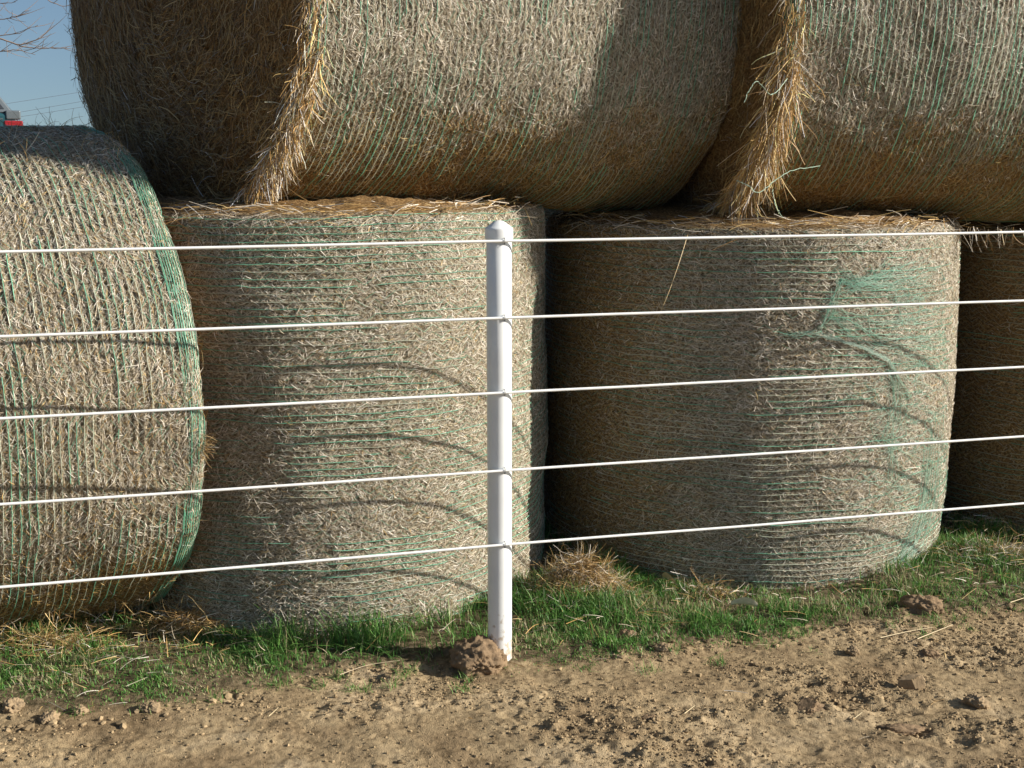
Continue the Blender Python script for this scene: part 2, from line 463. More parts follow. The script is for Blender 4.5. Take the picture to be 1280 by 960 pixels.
        nb.add(V, F, np.repeat(cc, 3, 0)); GR.append(isg)
    zz = []
    for i in range(len(pos) - 1):
        a = np.arange(p0, p1, .030 / Rm); a = a + rs.normal(0, .002, len(a))
        sv = np.where(np.arange(len(a)) % 2 == 0, pos[i], pos[i + 1]) / Lax
        zz.append(np.stack([a[:-1], sv[:-1], a[1:], sv[1:]], -1))
    zz = np.concatenate(zz); zz = zz[rs.random(len(zz)) < .85]
    q0 = surf(zz[:, 0], zz[:, 1], False); q1 = surf(zz[:, 2], zz[:, 3], False); n0, _, _ = normal(zz[:, 0], zz[:, 1])
    C = np.stack([q0 + n0 * .0045, q1 + n0 * .0045], 1)
    V, F = ribbons(C, nrm(np.cross(n0, nrm(q1 - q0))), np.full((len(zz), 2), .0010))
    cz = np.where((rs.random(len(zz)) < .12 + .5 * green)[:, None], np.array([[.16, .40, .26]]), np.array([[.46, .50, .39]])) * rs.uniform(.6, 1.1, (len(zz), 1))
    nb.add(V, F, np.repeat(cz, 4, 0))
    nb.build('net_wrap', M_NET, root, smooth=True)
    return dict(root=root, surf=surf, normal=normal, ends=endinfo, Lax=Lax, R=Rm, rs=rs, cA=cA, cB=cB)

def hang(mb, P, D0, L, w, cols, grav=1.0, K=6, curl=.3, rs=rng):
    """loose strands: start P, initial direction D0, sagging under their weight"""
    n = len(P); C = np.zeros((n, K, 3)); C[:, 0] = P; D = nrm(D0)
    st = (L / (K - 1))[:, None]
    cv = rs.normal(0, curl, (n, 3))
    for k in range(1, K):
        D = nrm(D + np.array([0, 0, -.35]) * grav + cv * .5 + rs.normal(0, curl * .35, (n, 3)))
        C[:, k] = C[:, k - 1] + D * st
    SD = nrm(np.cross(C[:, 1] - C[:, 0], rs.normal(0, 1, (n, 3))))
    tp = np.linspace(1, .5, K)
    V, F = ribbons(C, SD, w[:, None] * tp)
    mb.add(V, F, np.repeat(cols, K * 2, 0))

HZ = lambda t: np.array([math.sin(R(t)), -math.cos(R(t)), 0.0])
UPV = (0, 0, 1)
turf_floor = lambda x, y: ground_h(x, y) - .01

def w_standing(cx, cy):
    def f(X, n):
        side = n[:, 0]                       # sheltered left flank golden, and golder still to paint in its warm shade
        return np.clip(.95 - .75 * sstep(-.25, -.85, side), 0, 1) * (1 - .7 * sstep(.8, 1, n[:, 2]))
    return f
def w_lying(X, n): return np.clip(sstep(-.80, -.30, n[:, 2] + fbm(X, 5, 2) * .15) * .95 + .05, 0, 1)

def standing(name, label, cx, cy, ztop_fn, seed, r=.80, face=(R(180), R(370)), **k):
    z0 = .0; z1 = ztop_fn
    A = ((cx, cy, z0 - .05), (1, 0, 0), (0, 1, 0), r, r); B = ((cx, cy, z1), (1, 0, 0), (0, 1, 0), r, r)
    return make_bale(name, label, A, B, seed, k.pop('nphi', 620), k.pop('nv', 290), face, **k)

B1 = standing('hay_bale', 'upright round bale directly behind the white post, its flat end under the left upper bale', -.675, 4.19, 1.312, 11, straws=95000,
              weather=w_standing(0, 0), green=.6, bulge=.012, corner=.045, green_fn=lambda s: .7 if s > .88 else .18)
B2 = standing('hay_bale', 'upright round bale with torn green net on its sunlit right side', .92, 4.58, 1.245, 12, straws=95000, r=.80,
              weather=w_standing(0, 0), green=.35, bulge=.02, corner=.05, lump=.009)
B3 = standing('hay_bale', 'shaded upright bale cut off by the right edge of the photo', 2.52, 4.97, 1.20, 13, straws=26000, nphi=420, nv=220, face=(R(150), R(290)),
              weather=lambda X, n: np.full(len(X), .15), green=.1)  # mostly golden straw, its warm shade put into the colour
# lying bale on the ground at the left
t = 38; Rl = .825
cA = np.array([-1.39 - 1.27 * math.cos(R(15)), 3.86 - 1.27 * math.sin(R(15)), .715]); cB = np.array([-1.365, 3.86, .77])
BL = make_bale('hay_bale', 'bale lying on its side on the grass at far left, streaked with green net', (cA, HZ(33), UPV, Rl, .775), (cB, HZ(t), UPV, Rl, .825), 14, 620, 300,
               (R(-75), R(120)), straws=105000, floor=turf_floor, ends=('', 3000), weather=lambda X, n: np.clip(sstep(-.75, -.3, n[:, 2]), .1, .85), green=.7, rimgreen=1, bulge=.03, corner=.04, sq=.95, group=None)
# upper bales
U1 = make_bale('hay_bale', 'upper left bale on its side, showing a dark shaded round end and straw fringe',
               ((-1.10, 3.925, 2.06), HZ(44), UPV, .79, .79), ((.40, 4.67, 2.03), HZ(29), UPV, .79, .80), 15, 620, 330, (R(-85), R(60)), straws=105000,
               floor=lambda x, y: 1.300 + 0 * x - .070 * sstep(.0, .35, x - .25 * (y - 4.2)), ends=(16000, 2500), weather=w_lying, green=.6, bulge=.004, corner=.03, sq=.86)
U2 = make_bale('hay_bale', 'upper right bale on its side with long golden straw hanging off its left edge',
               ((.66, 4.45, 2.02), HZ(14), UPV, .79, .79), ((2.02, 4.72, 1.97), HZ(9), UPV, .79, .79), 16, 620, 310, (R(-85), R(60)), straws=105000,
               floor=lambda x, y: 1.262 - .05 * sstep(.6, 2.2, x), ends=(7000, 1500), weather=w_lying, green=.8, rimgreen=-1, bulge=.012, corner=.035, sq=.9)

BK = make_bale('hay_bale', 'bale added behind to block the sky in the gap between the two upper bales',
               ((.10, 5.95, 2.03), HZ(14), UPV, .79, .79), ((1.35, 6.26, 2.03), HZ(14), UPV, .79, .79), 17, 200, 90, (R(-85), R(60)), straws=6000,
               floor=1.25, weather=w_lying, green=.2)  # rear bale added to keep sky light out of the upper gap
BK2 = standing('hay_bale', 'upright bale of the row behind, under the added rear bale', .62, 6.15, 1.25, 18, straws=3000, nphi=160, nv=60, weather=w_standing(0, 0), green=.1)
def spline(Q, m=28):
    Q = np.asarray(Q, float); P0 = np.vstack([2 * Q[0] - Q[1], Q, 2 * Q[-1] - Q[-2]]); out = []
    for t_ in np.linspace(0, len(Q) - 1 - 1e-6, m):
        i = int(t_); u = t_ - i; a, b, c, d = P0[i:i + 4]
        out.append(.5 * (2 * b + (c - a) * u + (2 * a - 5 * b + 4 * c - d) * u * u + (3 * b - a - 3 * c + d) * u ** 3))
    return np.array(out)
# straw fringe hanging from the left rims of the upper bales
def fringe(b, a0, a1, n, width, lo, hi, gold=.35, out=.6, dens_low=1.0):
    rs = b['rs']; mb = MB()
    a = a0 + (a1 - a0) * rs.random(n) ** dens_low
    v = rs.random(n) ** 2 * width / b['Lax']
    S = b['surf'](a, v); N_, Ta, Tb = b['normal'](a, v)
    endc, endo, _ = b['ends'][0]
    D = nrm(-np.abs(rs.normal(.0, out, (n, 1))) * -endo + N_ * np.abs(rs.normal(0, .22, (n, 1))) - Ta * rs.uniform(.0, 1.0, (n, 1)) + rs.normal(0, .35, (n, 3)))
    cl = straw_colors(np.full(n, gold)) * rs.uniform(.9, 1.45, (n, 1))
    hang(mb, S + N_ * rs.uniform(0, .02, (n, 1)) , D, rs.uniform(lo, hi, n), rs.uniform(.0012, .0034, n), np.clip(cl * 1.15, 0, .8), 1.3, 7, .42, rs)
    return mb
mb = fringe(U1, R(-80), R(50), 2300, .05, .03, .09, .35, .08)
m2 = fringe(U1, R(-74), R(-20), 600, .05, .05, .13, .45, .12)
for a, f_, c in zip(m2.V, m2.F, m2.C): mb.add(a, f_, c)
mb.build('straw_fringe', M_STRAW, U1['root'], smooth=False)
mb = fringe(U2, R(-82), R(60), 2300, .055, .03, .12, .2, .16)
m2 = fringe(U2, R(-76), R(-15), 1400, .06, .05, .18, .25, .22)
for a, f_, c in zip(m2.V, m2.F, m2.C): mb.add(a, f_, c)
# pale net tails caught in the fringe
for pts in (((985, 98, 3.62), (965, 118, 3.55), (945, 102, 3.5), (930, 128, 3.5)), ((920, 225, 3.7), (935, 232, 3.66), (950, 240, 3.66), (985, 215, 3.72), (1025, 208, 3.78)), ((965, 236, 3.7), (970, 258, 3.66), (978, 272, 3.68))):
    C_ = spline([at_depth(*p) for p in pts], 40) + rng.normal(0, .0009, (40, 3))
    V, F = tube(C_, .0012, 4); mb.add(V, F, (.42, .55, .42))
mb.build('straw_fringe', M_STRAW, U2['root'], smooth=False)

# debris squeezed out on the tops of the upright bales and odd stalks sticking out
def top_debris(b, n, a0, a1, extra=()):
    rs = b['rs']; mb = MB()
    a = rs.uniform(a0, a1, n); v = 1 - rs.random(n) ** 2 * .02
    S = b['surf'](a, v); N_, Ta, Tb = b['normal'](a, v)
    rad = np.stack([np.cos(a), np.sin(a), 0 * a], -1)
    P_ = S - rad * rs.uniform(-.02, .16, (n, 1)) + np.array([0, 0, 1]) * rs.uniform(-.004, .03, (n, 1))
    D = nrm(Ta * rs.choice([-1, 1], (n, 1)) + rad * rs.normal(.1, .3, (n, 1)) + rs.normal(0, .12, (n, 3)))
    hang(mb, P_, D, rs.uniform(.04, .16, n), rs.uniform(.0015, .0032, n), straw_colors(np.full(n, .45)), .25, 5, .15, rs)
    for pts, r_, c_ in extra:
        C_ = spline([at_depth(*p) for p in pts], 24)
        V, F = tube(C_, r_, 4); mb.add(V, F, c_)
    mb.build('loose_straw', M_STRAW, b['root'], smooth=False)
top_debris(B1, 1500, R(195), R(345))
top_debris(B2, 1700, R(185), R(350), [(((862, 285, 3.9), (850, 325, 3.78), (834, 370, 3.74), (812, 420, 3.8)), .0011, (.6, .46, .26)),])
top_debris(B3, 500, R(170), R(290))
# wisps hanging under the upper right bale above the shaded bale
mb = MB(); n = 46
P_ = np.array([at_depth(x, 283 + 6 * random.random(), 4.15) for x in np.random.default_rng(5).uniform(1195, 1275, n)])
hang(mb, P_, rng.normal(0, .5, (n, 3)) + np.array([0, -.1, -1]), rng.uniform(.03, .1, n), rng.uniform(.0012, .003, n), straw_colors(np.full(n, .7)), .8, 5, .3)
mb.build('loose_straw', M_STRAW, U2['root'], smooth=False)

# shaggy bits on the left bale: rim hay knot, stalks, tousled top
mb = MB(); rs = BL['rs']
n = 170; a = rs.normal(R(-7), .025, n); v = 1 - np.abs(rs.normal(0, .012, n)); S = BL['surf'](a, v); N_, Ta, Tb = BL['normal'](a, v)
hang(mb, S, N_ * .5 + Tb * .3 + rs.normal(0, .6, (n, 3)), rs.uniform(.012, .05, n), rs.uniform(.001, .002, n), straw_colors(np.full(n, .15)) * .55, .6, 5, .4, rs)
n = 1100; a = rs.uniform(R(60), R(118), n); v = 1 - rs.random(n) * .5; S = BL['surf'](a, v); N_, Ta, Tb = BL['normal'](a, v)
hang(mb, S, N_ * .3 + Ta * rs.choice([-1, 1], (n, 1)) * .9 + rs.normal(0, .4, (n, 3)), rs.uniform(.02, .09, n), rs.uniform(.001, .002, n), straw_colors(np.full(n, .4)) * .8, .4, 5, .3, rs)
n = 900; a = rs.uniform(R(-78), R(-50), n); v = rs.random(n); S = BL['surf'](a, v); N_, Ta, Tb = BL['normal'](a, v)
hang(mb, S, N_ * .5 + rs.normal(0, .7, (n, 3)), rs.uniform(.03, .11, n), rs.uniform(.0012, .0026, n), straw_colors(np.full(n, .3)), .9, 5, .4, rs)
for pts in (((228, 630, 3.35), (238, 640, 3.33), (250, 650, 3.33), (262, 650, 3.33)), ((210, 335, 3.5), (222, 345, 3.5), (230, 362, 3.5))):
    Q = spline([at_depth(*p) for p in pts], 16); V, F = tube(Q, .0014, 4); mb.add(V, F, (.5, .38, .24))
mb.build('loose_straw', M_STRAW, BL['root'], smooth=False)

# torn net on the second upright bale
mb = MB(); rs = B2['rs']; cx, cy, rr_ = .92, 4.58, .80
def on_b2(x, y):
    D = ray(x, y); o = EYE[:2] - np.array([cx, cy]); d = D[:2]
    A_ = d @ d; Bq = o @ d; Cq = o @ o - (rr_ + .004) ** 2
    disc = max(Bq * Bq - A_ * Cq, 0); k = (-Bq - math.sqrt(disc)) / A_
    p = EYE + D * k; return math.atan2(p[1] - cy, p[0] - cx), p[2]
def net_thread(pts, r=.0006, lift=.006, col=(.18, .52, .36), jit=.003):
    q = np.array([on_b2(*p) for p in pts]); q[:, 0] = np.unwrap(q[:, 0]); m = 30
    tt = np.linspace(0, len(q) - 1, m)
    a = np.interp(tt, range(len(q)), q[:, 0]) + rs.normal(0, jit * .5, m); z = np.interp(tt, range(len(q)), q[:, 1]) + rs.normal(0, jit, m)
    S = B2['surf'](a, np.clip((z + .05) / 1.295, .002, .998), False)
    N_ = nrm(np.stack([np.cos(a), np.sin(a), 0 * a], -1))
    V, F = tube(S + N_ * (lift + np.sin(np.linspace(0, np.pi, m))[:, None] * .004), r, 4)
    mb.add(V, F, (np.array(col) * (1 - (w_ := rs.random() * .85)) + np.array([.5, .52, .42]) * w_) * rs.uniform(.6, 1.2))
pk = (1022, 418)
for k in range(11):   # gathered strand bundle up to the top and then fanning right
    j = rs.normal(0, 1, 8)
    net_thread([(985 + 8 * j[0], 420 + 6 * j[1]), (pk[0] + 3 * j[2], pk[1] + 3 * j[3]), (1038 + 4 * j[4], 385 + 4 * j[5]), (1050 + 4 * j[6], 352 + 4 * j[7])])
for k in range(46):
    j = rs.normal(0, 1, 6); y1 = rs.uniform(318, 372)
    net_thread([(1050 + 5 * j[0], 354 + 9 * j[1]), (1085 + 9 * j[2], 356 + (y1 - 352) * .3 + 6 * j[3]), (rs.uniform(1110, 1184), y1 + 4 * j[4])], .0005, .004)
for k in range(24):
    j = rs.normal(0, 1, 6); y1 = rs.uniform(370, 470)
    net_thread([(1030 + 6 * j[0], 395 + 12 * j[1]), (1090 + 8 * j[2], 400 + (y1 - 400) * .7 + 3 * j[3]), (1184, y1 - 10)], .0005, .003)
for k in range(12):   # taut pale strand down right
    j = rs.normal(0, 1, 6)
    net_thread([(pk[0] + 3 * j[0], pk[1] + 2 * j[1]), (1075, 433 + 1.2 * j[2]), (1108, 450 + 2 * j[3]), (1125 + 5 * j[4], 478 + 6 * j[5])], .0006, .008, (.30, .56, .44))
for k in range(16):
    j = rs.normal(0, 1, 6)
    net_thread([(1112 + 6 * j[0], 455 + 4 * j[1]), (1122 + 8 * j[2], 500), (1120 + 16 * j[3], 545), (1125 + 22 * j[4], 600)], .0005)
for k in range(34):
    j = rs.normal(0, 1, 6); x0 = 1158 + 8 * j[0]
    net_thread([(x0 + 8, 560 + 25 * j[4]), (x0 + 2, 630), (x0 - 12 + 5 * j[1], 680), (x0 - 28 + 9 * j[2], 705)], .0006)
for k in range(300):  # ripped, criss-crossing threads over the whole right flank
    x = rs.uniform(1085, 1180); y = rs.uniform(330, 700); dx, dy = rs.normal(0, 34), rs.normal(0, 22)
    net_thread([(x, y), (min(max(x + dx * .5, 1000), 1183), y + dy * .5 + rs.normal(0, 5)), (min(max(x + dx, 1000), 1183), y + dy)], .0005, .004, (.22, .55, .40))
mb.build('torn_net', M_NET, B2['root'])

# ------------------------------------------------------------------ fence: post, cap, clips, five white wires
M_PVC = simple('white_pvc', (.78, .79, .77), .42, .45, noise=.12, scale=16, bump=.0006)
t_ = M_PVC.node_tree; b_ = t_.nodes['Principled BSDF']; src = b_.inputs['Base Color'].links[0].from_socket
tc_ = t_.nodes.new('ShaderNodeTexCoord'); sx = t_.nodes.new('ShaderNodeSeparateXYZ'); n_1 = t_.nodes.new('ShaderNodeTexNoise'); n_1.inputs['Scale'].default_value = 55; n_1.inputs['Detail'].default_value = 5
mp_ = t_.nodes.new('ShaderNodeMapRange'); mp_.inputs[1].default_value = .30; mp_.inputs[2].default_value = 0; mp_.inputs[3].default_value = -.16; mp_.inputs[4].default_value = .17
ad_ = t_.nodes.new('ShaderNodeMath'); ad_.operation = 'ADD'; rm_ = ramp(t_, [(.60, (0, 0, 0)), (.72, (.75, .75, .75)), (.9, (1, 1, 1))]); mx_ = t_.nodes.new('ShaderNodeMix'); mx_.data_type = 'RGBA'
t_.links.new(tc_.outputs['Object'], sx.inputs[0]); t_.links.new(tc_.outputs['Object'], n_1.inputs[0]); t_.links.new(sx.outputs[2], mp_.inputs[0])
t_.links.new(n_1.outputs[0], ad_.inputs[0]); t_.links.new(mp_.outputs[0], ad_.inputs[1]); t_.links.new(ad_.outputs[0], rm_.inputs[0]); t_.links.new(rm_.outputs[0], mx_.inputs[0])
t_.links.new(src, mx_.inputs[6]); mx_.inputs[7].default_value = (.42, .33, .23, 1); t_.links.new(mx_.outputs[2], b_.inputs['Base Color'])
M_COAT = simple('white_coating', (.82, .82, .79), .45, .4)
M_STEEL = simple('staple_steel', (.10, .10, .10), .5, .5, .6)
FA = math.atan(.2447)
fd = np.array([math.cos(FA), math.sin(FA), 0]); fn = np.array([math.sin(FA), -math.cos(FA), 0])
PB = np.array([-.036, 3.234, 0.0])
WZ = (1.250, 1.037, .825, .597, .375)
PR = .0355
def make_post(loc, label):
    root = thing('fence_post', label, 'fence post', (0, 0, 0), 'white posts of the wire fence' if 'frame' in label else None)
    z = float(ground_h(loc[0], loc[1]))
    V, F = lathe([(PR * .98, -.12), (PR, -.10), (PR, .4), (PR, .9), (PR, 1.265), (PR * .9, 1.268)], 40, (loc[0], loc[1], 0))
    p = mesh_obj('pipe', V, F, M_PVC, root)
    c = [(PR + .0006, 1.252), (PR + .0034, 1.2525), (PR + .0038, 1.256), (PR + .0038, 1.280), (PR + .0034, 1.2822), (PR + .0020, 1.2842), (PR * .97, 1.2862), (PR * .80, 1.2910), (PR * .6, 1.2962), (PR * .42, 1.3003), (PR * .28, 1.3028), (PR * .14, 1.3042), (.0012, 1.3046)]
    V, F = lathe(c, 40, (loc[0], loc[1], 0)); mesh_obj('cap', V, F, M_PVC, root)
    for wz in WZ:
        b = loc + fn * (PR + .002) + np.array([0, 0, wz]) + fd * .006
        P_ = np.array([b + np.array([0, 0, .0085]) - fn * .006, b + np.array([0, 0, .008]) + fn * .006, b + fn * .0085, b - np.array([0, 0, .008]) + fn * .006, b - np.array([0, 0, .0085]) - fn * .006])
        V, F = tube(P_, .0011, 6); mesh_obj('wire_clip', V, F, M_STEEL, root)
    return root
make_post(PB, 'white round fence post with a domed cap and a dirt clod at its foot')
for s in (-4.5, 4.5):
    r_ = make_post(PB + fd * s, 'white round fence post out of frame to the %s' % ('left' if s < 0 else 'right'))
names = ['topmost white fence wire, level with the post cap', 'second white fence wire from the top', 'middle white fence wire of the five', 'fourth white fence wire from the top', 'lowest white fence wire, nearest the grass']
for k, wz in enumerate(WZ):
    s = np.linspace(-4.8, 4.8, 160)
    w = np.random.default_rng(k)
    sag = -.0025 * (1 - ((s % 4.5) / 2.25 - 1) ** 2) * w.uniform(.4, 1.8)
    P_ = PB + fd * s[:, None] + fn * (PR + .0045) + np.array([0, 0, 1.0]) * (wz + sag + .0016 * fbm(np.stack([s, s * 0 + k, s * 0], -1), 2.2, 2))[:, None]
    V, F = tube(P_, .0040, 8)
    tag(mesh_obj('fence_wire', V, F, M_COAT), names[k], 'fence wire', 'five white wires of the fence')

# ------------------------------------------------------------------ clods and crumbs of dirt
M_CLOD = simple('clod_dirt', (.36, .26, .155), .95, .1, noise=.6, scale=38, bump=.006)
M_CLODD = simple('dark_clod_dirt', (.27, .185, .11), .95, .1, noise=.55, scale=42, bump=.008)
IV3, IF3 = icos(5)
IV1, IF1 = icos(1)
IV2, IF2 = icos(2)
def clod(px, py, wpx, hpx, label, mat=None, seed=0, deep=1.0, cut=0, rough=.6, sink=.28):
    p = on_ground(px, py); sc = math.hypot(p[1], 1.5) / FPX
    w = wpx * sc / 2; hh = hpx * sc
    V = IV3.copy(); o = seed * 5.1
    d = 1 + rough * fbm(V + o, 1.6, 4, .6) + .20 * fbm(V + o, 5, 4, .65) + .09 * fbm(V + o, 16, 3)
    V = V * (1 + .45 * np.sign(fbm(V + o, .9, 1))[:, None] * 0) * d[:, None]; V = V * np.random.default_rng(seed).uniform(.8, 1.2, 3)
    for k in range(cut):
        nn_ = nrm(np.random.default_rng(seed + k).normal(0, 1, 3)); dd = V @ nn_; V = V - nn_ * np.maximum(dd - .62, 0)[:, None]
    V = V * np.array([w, w * deep, hh * .62])
    gz = float(ground_h(p[0], p[1]))
    V = V + np.array([p[0], p[1] + w * deep * .6, gz + hh * sink])
    ob = mesh_obj('dirt_clod', V, IF3, mat or M_CLOD, smooth=True)
    return tag(ob, label, 'dirt clod')
clod(594, 842, 62, 42, 'large dark crumbly clod leaning against the foot of the white post', M_CLODD, 1, .8, 0, .5, .36)
clod(622, 836, 26, 24, 'small dark clod wedged between the large clod and the white post', M_CLODD, 2, .8, 0, .5)
clod(1140, 864, 40, 18, 'flat upright chip of dried mud on the dirt below the upright bale with torn net', M_CLOD, 3, .35, 3, .2, .62)
clod(1012, 895, 27, 17, 'dark clod on the bare dirt left of the upright mud chip', M_CLODD, 4, .9, 1)
clod(1158, 772, 44, 25, 'brown clod at the grass edge near the right side', M_CLODD, 5, .8, 0, .5)
clod(1162, 826, 26, 12, 'small dark clod on the dirt just above the mud chip', M_CLODD, 6, .8, 1)
clod(1222, 886, 26, 16, 'angular clod near the right edge on bare dirt', M_CLOD, 7, .9, 2)
clod(1066, 822, 15, 15, 'small upright clod under the torn bale near a straw stalk', M_CLOD, 8, .8, 1)
clod(1130, 918, 46, 9, 'low dark flake of soil under the upright mud chip', M_CLODD, 9, .5, 0)
clod(186, 893, 20, 13, 'rounded clod at the edge of the grass at the left', M_CLOD, 10)
clod(60, 905, 22, 13, 'pale clod near the left edge below the grass', M_CLOD, 12)
clod(14, 892, 20, 14, 'clod at the far left edge of the dirt', M_CLOD, 13)
clod(785, 806, 24, 15, 'crumbly clod at the grass edge right of the post', M_CLODD, 14, .8, 0, .5)
clod(830, 818, 22, 13, 'pale crumbly clod in thin grass right of the post', M_CLOD, 15, .8, 0, .5)
clod(98, 895, 17, 11, 'small clod among the crumbs left of the rounded clod', M_CLOD, 16)
clod(810, 908, 18, 10, 'dark flat clod in the middle of the bare dirt', M_CLODD, 17, .8, 1)

def inst(n, pts, sizes, base, bf, colfn, name, mat, flat=.65, seed=1):
    rs = np.random.default_rng(seed)
    m = len(base)
    V = np.repeat(base[None], n, 0)
    V = V * (1 + .24 * rs.normal(0, 1, (n, m, 1)).clip(-1.2, 1.2))
    V = V * rs.uniform(.6, 1.3, (n, 1, 3)) * np.array([1, 1, flat])
    a = rs.uniform(0, 6.28, n); c, s = np.cos(a)[:, None], np.sin(a)[:, None]
    X = V[..., 0] * c - V[..., 1] * s; Y = V[..., 0] * s + V[..., 1] * c
    V = np.stack([X, Y, V[..., 2]], -1) * sizes[:, None, None] + pts[:, None]
    F = (bf[None] + (np.arange(n) * m)[:, None, None]).reshape(-1, bf.shape[1])
    col = np.repeat(colfn(rs, n), m, 0)
    return mesh_obj(name, V.reshape(-1, 3), F, mat, color=col, smooth=False)
M_CRUMB = tint_mat('crumb', .95, .1)
n = 22000; rs = np.random.default_rng(21)
x = rs.uniform(-1.5, 2.1, n * 4); y = rs.uniform(2.45, 3.9, n * 4)
q = np.stack([x, y, 0 * x], -1); dm = fbm(q * np.array([.8, 1.9, 1]), 2.2, 3)
ok = (y < grass_edge_y(x) + .03) & (rs.random(n * 4) < (.12 + 1.1 * sstep(-.15, .4, dm)))
x, y = x[ok][:n], y[ok][:n]; n = len(x)
sz = .0010 + rs.exponential(.0012, n).clip(0, .009)
lf = (x < -.72) & (np.abs(y - grass_edge_y(x) + .05) < .05) & (rs.random(n) < .30); sz[lf] += rs.exponential(.0035, lf.sum()).clip(0, .011)
# surface height of the near grid (bilinear lookup)
Hg = P[:, 2].reshape(len(gy), len(gx))
def surf_z(x, y):
    i = np.clip(np.searchsorted(gx, x) - 1, 0, len(gx) - 2); j = np.clip(np.searchsorted(gy, y) - 1, 0, len(gy) - 2)
    return np.maximum(Hg[j, i], Hg[j + 1, i + 1])
crumb = inst(n, np.stack([x, y, surf_z(x, y) + sz * .2], -1), sz, IV1, IF1, lambda r, k: np.array([.37, .27, .155]) * r.uniform(.5, 1.15, (k, 1)), 'dirt_crumbs', M_CRUMB, .7, 3)
tag(crumb, 'crumbs of dry brown soil scattered over the bare dirt', 'soil crumbs', kind='stuff')

# ------------------------------------------------------------------ grass and dead straw in it
def blade_mesh(x, y, h, w, lean, cols, rs, K=4):
    n = len(x); z = surf_z(x, y)
    b = np.stack([x, y, z - .004], -1); az = rs.uniform(0, 2 * np.pi, n)
    dr = np.stack([np.cos(az), np.sin(az), 0 * az], -1)
    t = np.linspace(0, 1, K)
    C = b[:, None] + dr[:, None] * (lean * h)[:, None, None] * (t ** 1.8)[None, :, None] + np.array([0, 0, 1.0]) * (h[:, None] * (t - .32 * np.minimum(lean, 1.6)[:, None] * t ** 2.4))[..., None]
    tw = az + np.pi / 2 + rs.normal(0, .5, n)
    SD = np.stack([np.cos(tw), np.sin(tw), 0 * tw], -1)
    V, F = ribbons(C, SD, w[:, None] * np.array([.8, 1, .75, .12])[:K])
    return V, F, np.repeat(cols, K * 2, 0)
def in_bale(x, y):
    k = ((x + .675) ** 2 + (y - 4.19) ** 2 < .79 ** 2) | ((x - .92) ** 2 + (y - 4.58) ** 2 < .79 ** 2) | ((x - 2.52) ** 2 + (y - 4.97) ** 2 < .79 ** 2)
    # strip under the lying bale
    d = (x + 1.39) * HZ(15)[0] + (y - 3.83) * HZ(15)[1]; al = (x + 1.39) * math.cos(R(15)) + (y - 3.83) * math.sin(R(15))
    return k | ((np.abs(d) < .30) & (al < .0))
def scatter(n, seed, x0=-2.0, x1=3.0, ymax=5.1):
    rs = np.random.default_rng(seed); x = rs.uniform(x0, x1, n); y = rs.uniform(2.75, ymax, n)
    return rs, x, y
mb = MB()
rs, x, y = scatter(520000, 31)
q = np.stack([x, y, 0 * x], -1); e = y - grass_edge_y(x) + fbm(q, 4, 4) * .13
dens = sstep(-.05, .10, e) * (.3 + 1.0 * sstep(-.3, .4, fbm(q, 9, 3)))
dens = dens * np.where(y > 4.6, .35, 1)
ok = (rs.random(len(x)) < dens * .85 * (.35 + .65 * sstep(.35, .6, vnoise(q + 50, 2.6) + .15 * (x < -.6)))) & ~in_bale(x, y)
x, y, e, q = x[ok], y[ok], e[ok], q[ok]; n = len(x)
tall = vnoise(q + 4, 5) ; h = (.012 + .050 * rs.random(n) * sstep(-.04, .22, e)) * (.42 + 2.1 * tall ** 2.2)
# lush tufts against the foot of the nearest upright bale
near_b = np.exp(-((x + .45) / .35) ** 2) * sstep(.05, .14, e); h *= 1 + .7 * near_b
GC = np.array([(.085, .215, .04), (.125, .28, .055), (.06, .155, .035), (.18, .33, .08), (.26, .37, .12), (.40, .35, .19), (.46, .39, .22)])
brown = np.clip(sstep(.45, .75, vnoise(q + 17, 4.5)) * .38 + .05, 0, 1)
ci = np.where(rs.random(n) < brown, rs.integers(5, 7, n), rs.choice(5, n, p=[.31, .27, .2, .14, .08])); cols = GC[ci] * rs.uniform(.75, 1.25, (n, 1))
V, F, c = blade_mesh(x, y, h, rs.uniform(.0016, .0036, n), rs.gamma(2, .32, n), cols, rs)
mb.add(V, F, c)
gr = mb.build('grass', M_GRASS, smooth=False)
tag(gr, 'short green grass along the foot of the bales', 'grass', kind='stuff')
print('grass blades', n)
# scattered tiny seedlings / stray tufts on dirt
mb = MB(); rs = np.random.default_rng(40)
for k in range(40):
    px, py = rs.uniform(0, 1280), 0
    x0 = rs.uniform(-1.3, 1.9); y0 = float(grass_edge_y(x0)) - rs.uniform(.0, .22) ** 1.3
    m = rs.integers(8, 36); xs = x0 + rs.normal(0, .014, m); ys = y0 + rs.normal(0, .012, m)
    V, F, c = blade_mesh(xs, ys, rs.uniform(.012, .04, m), rs.uniform(.0012, .0026, m), rs.gamma(2, .4, m), GC[rs.integers(0, 5, m)], rs); mb.add(V, F, c)
tag(mb.build('stray_grass', M_GRASS, smooth=False), 'sparse grass sprouts at the edge of the dirt', 'grass', kind='stuff')
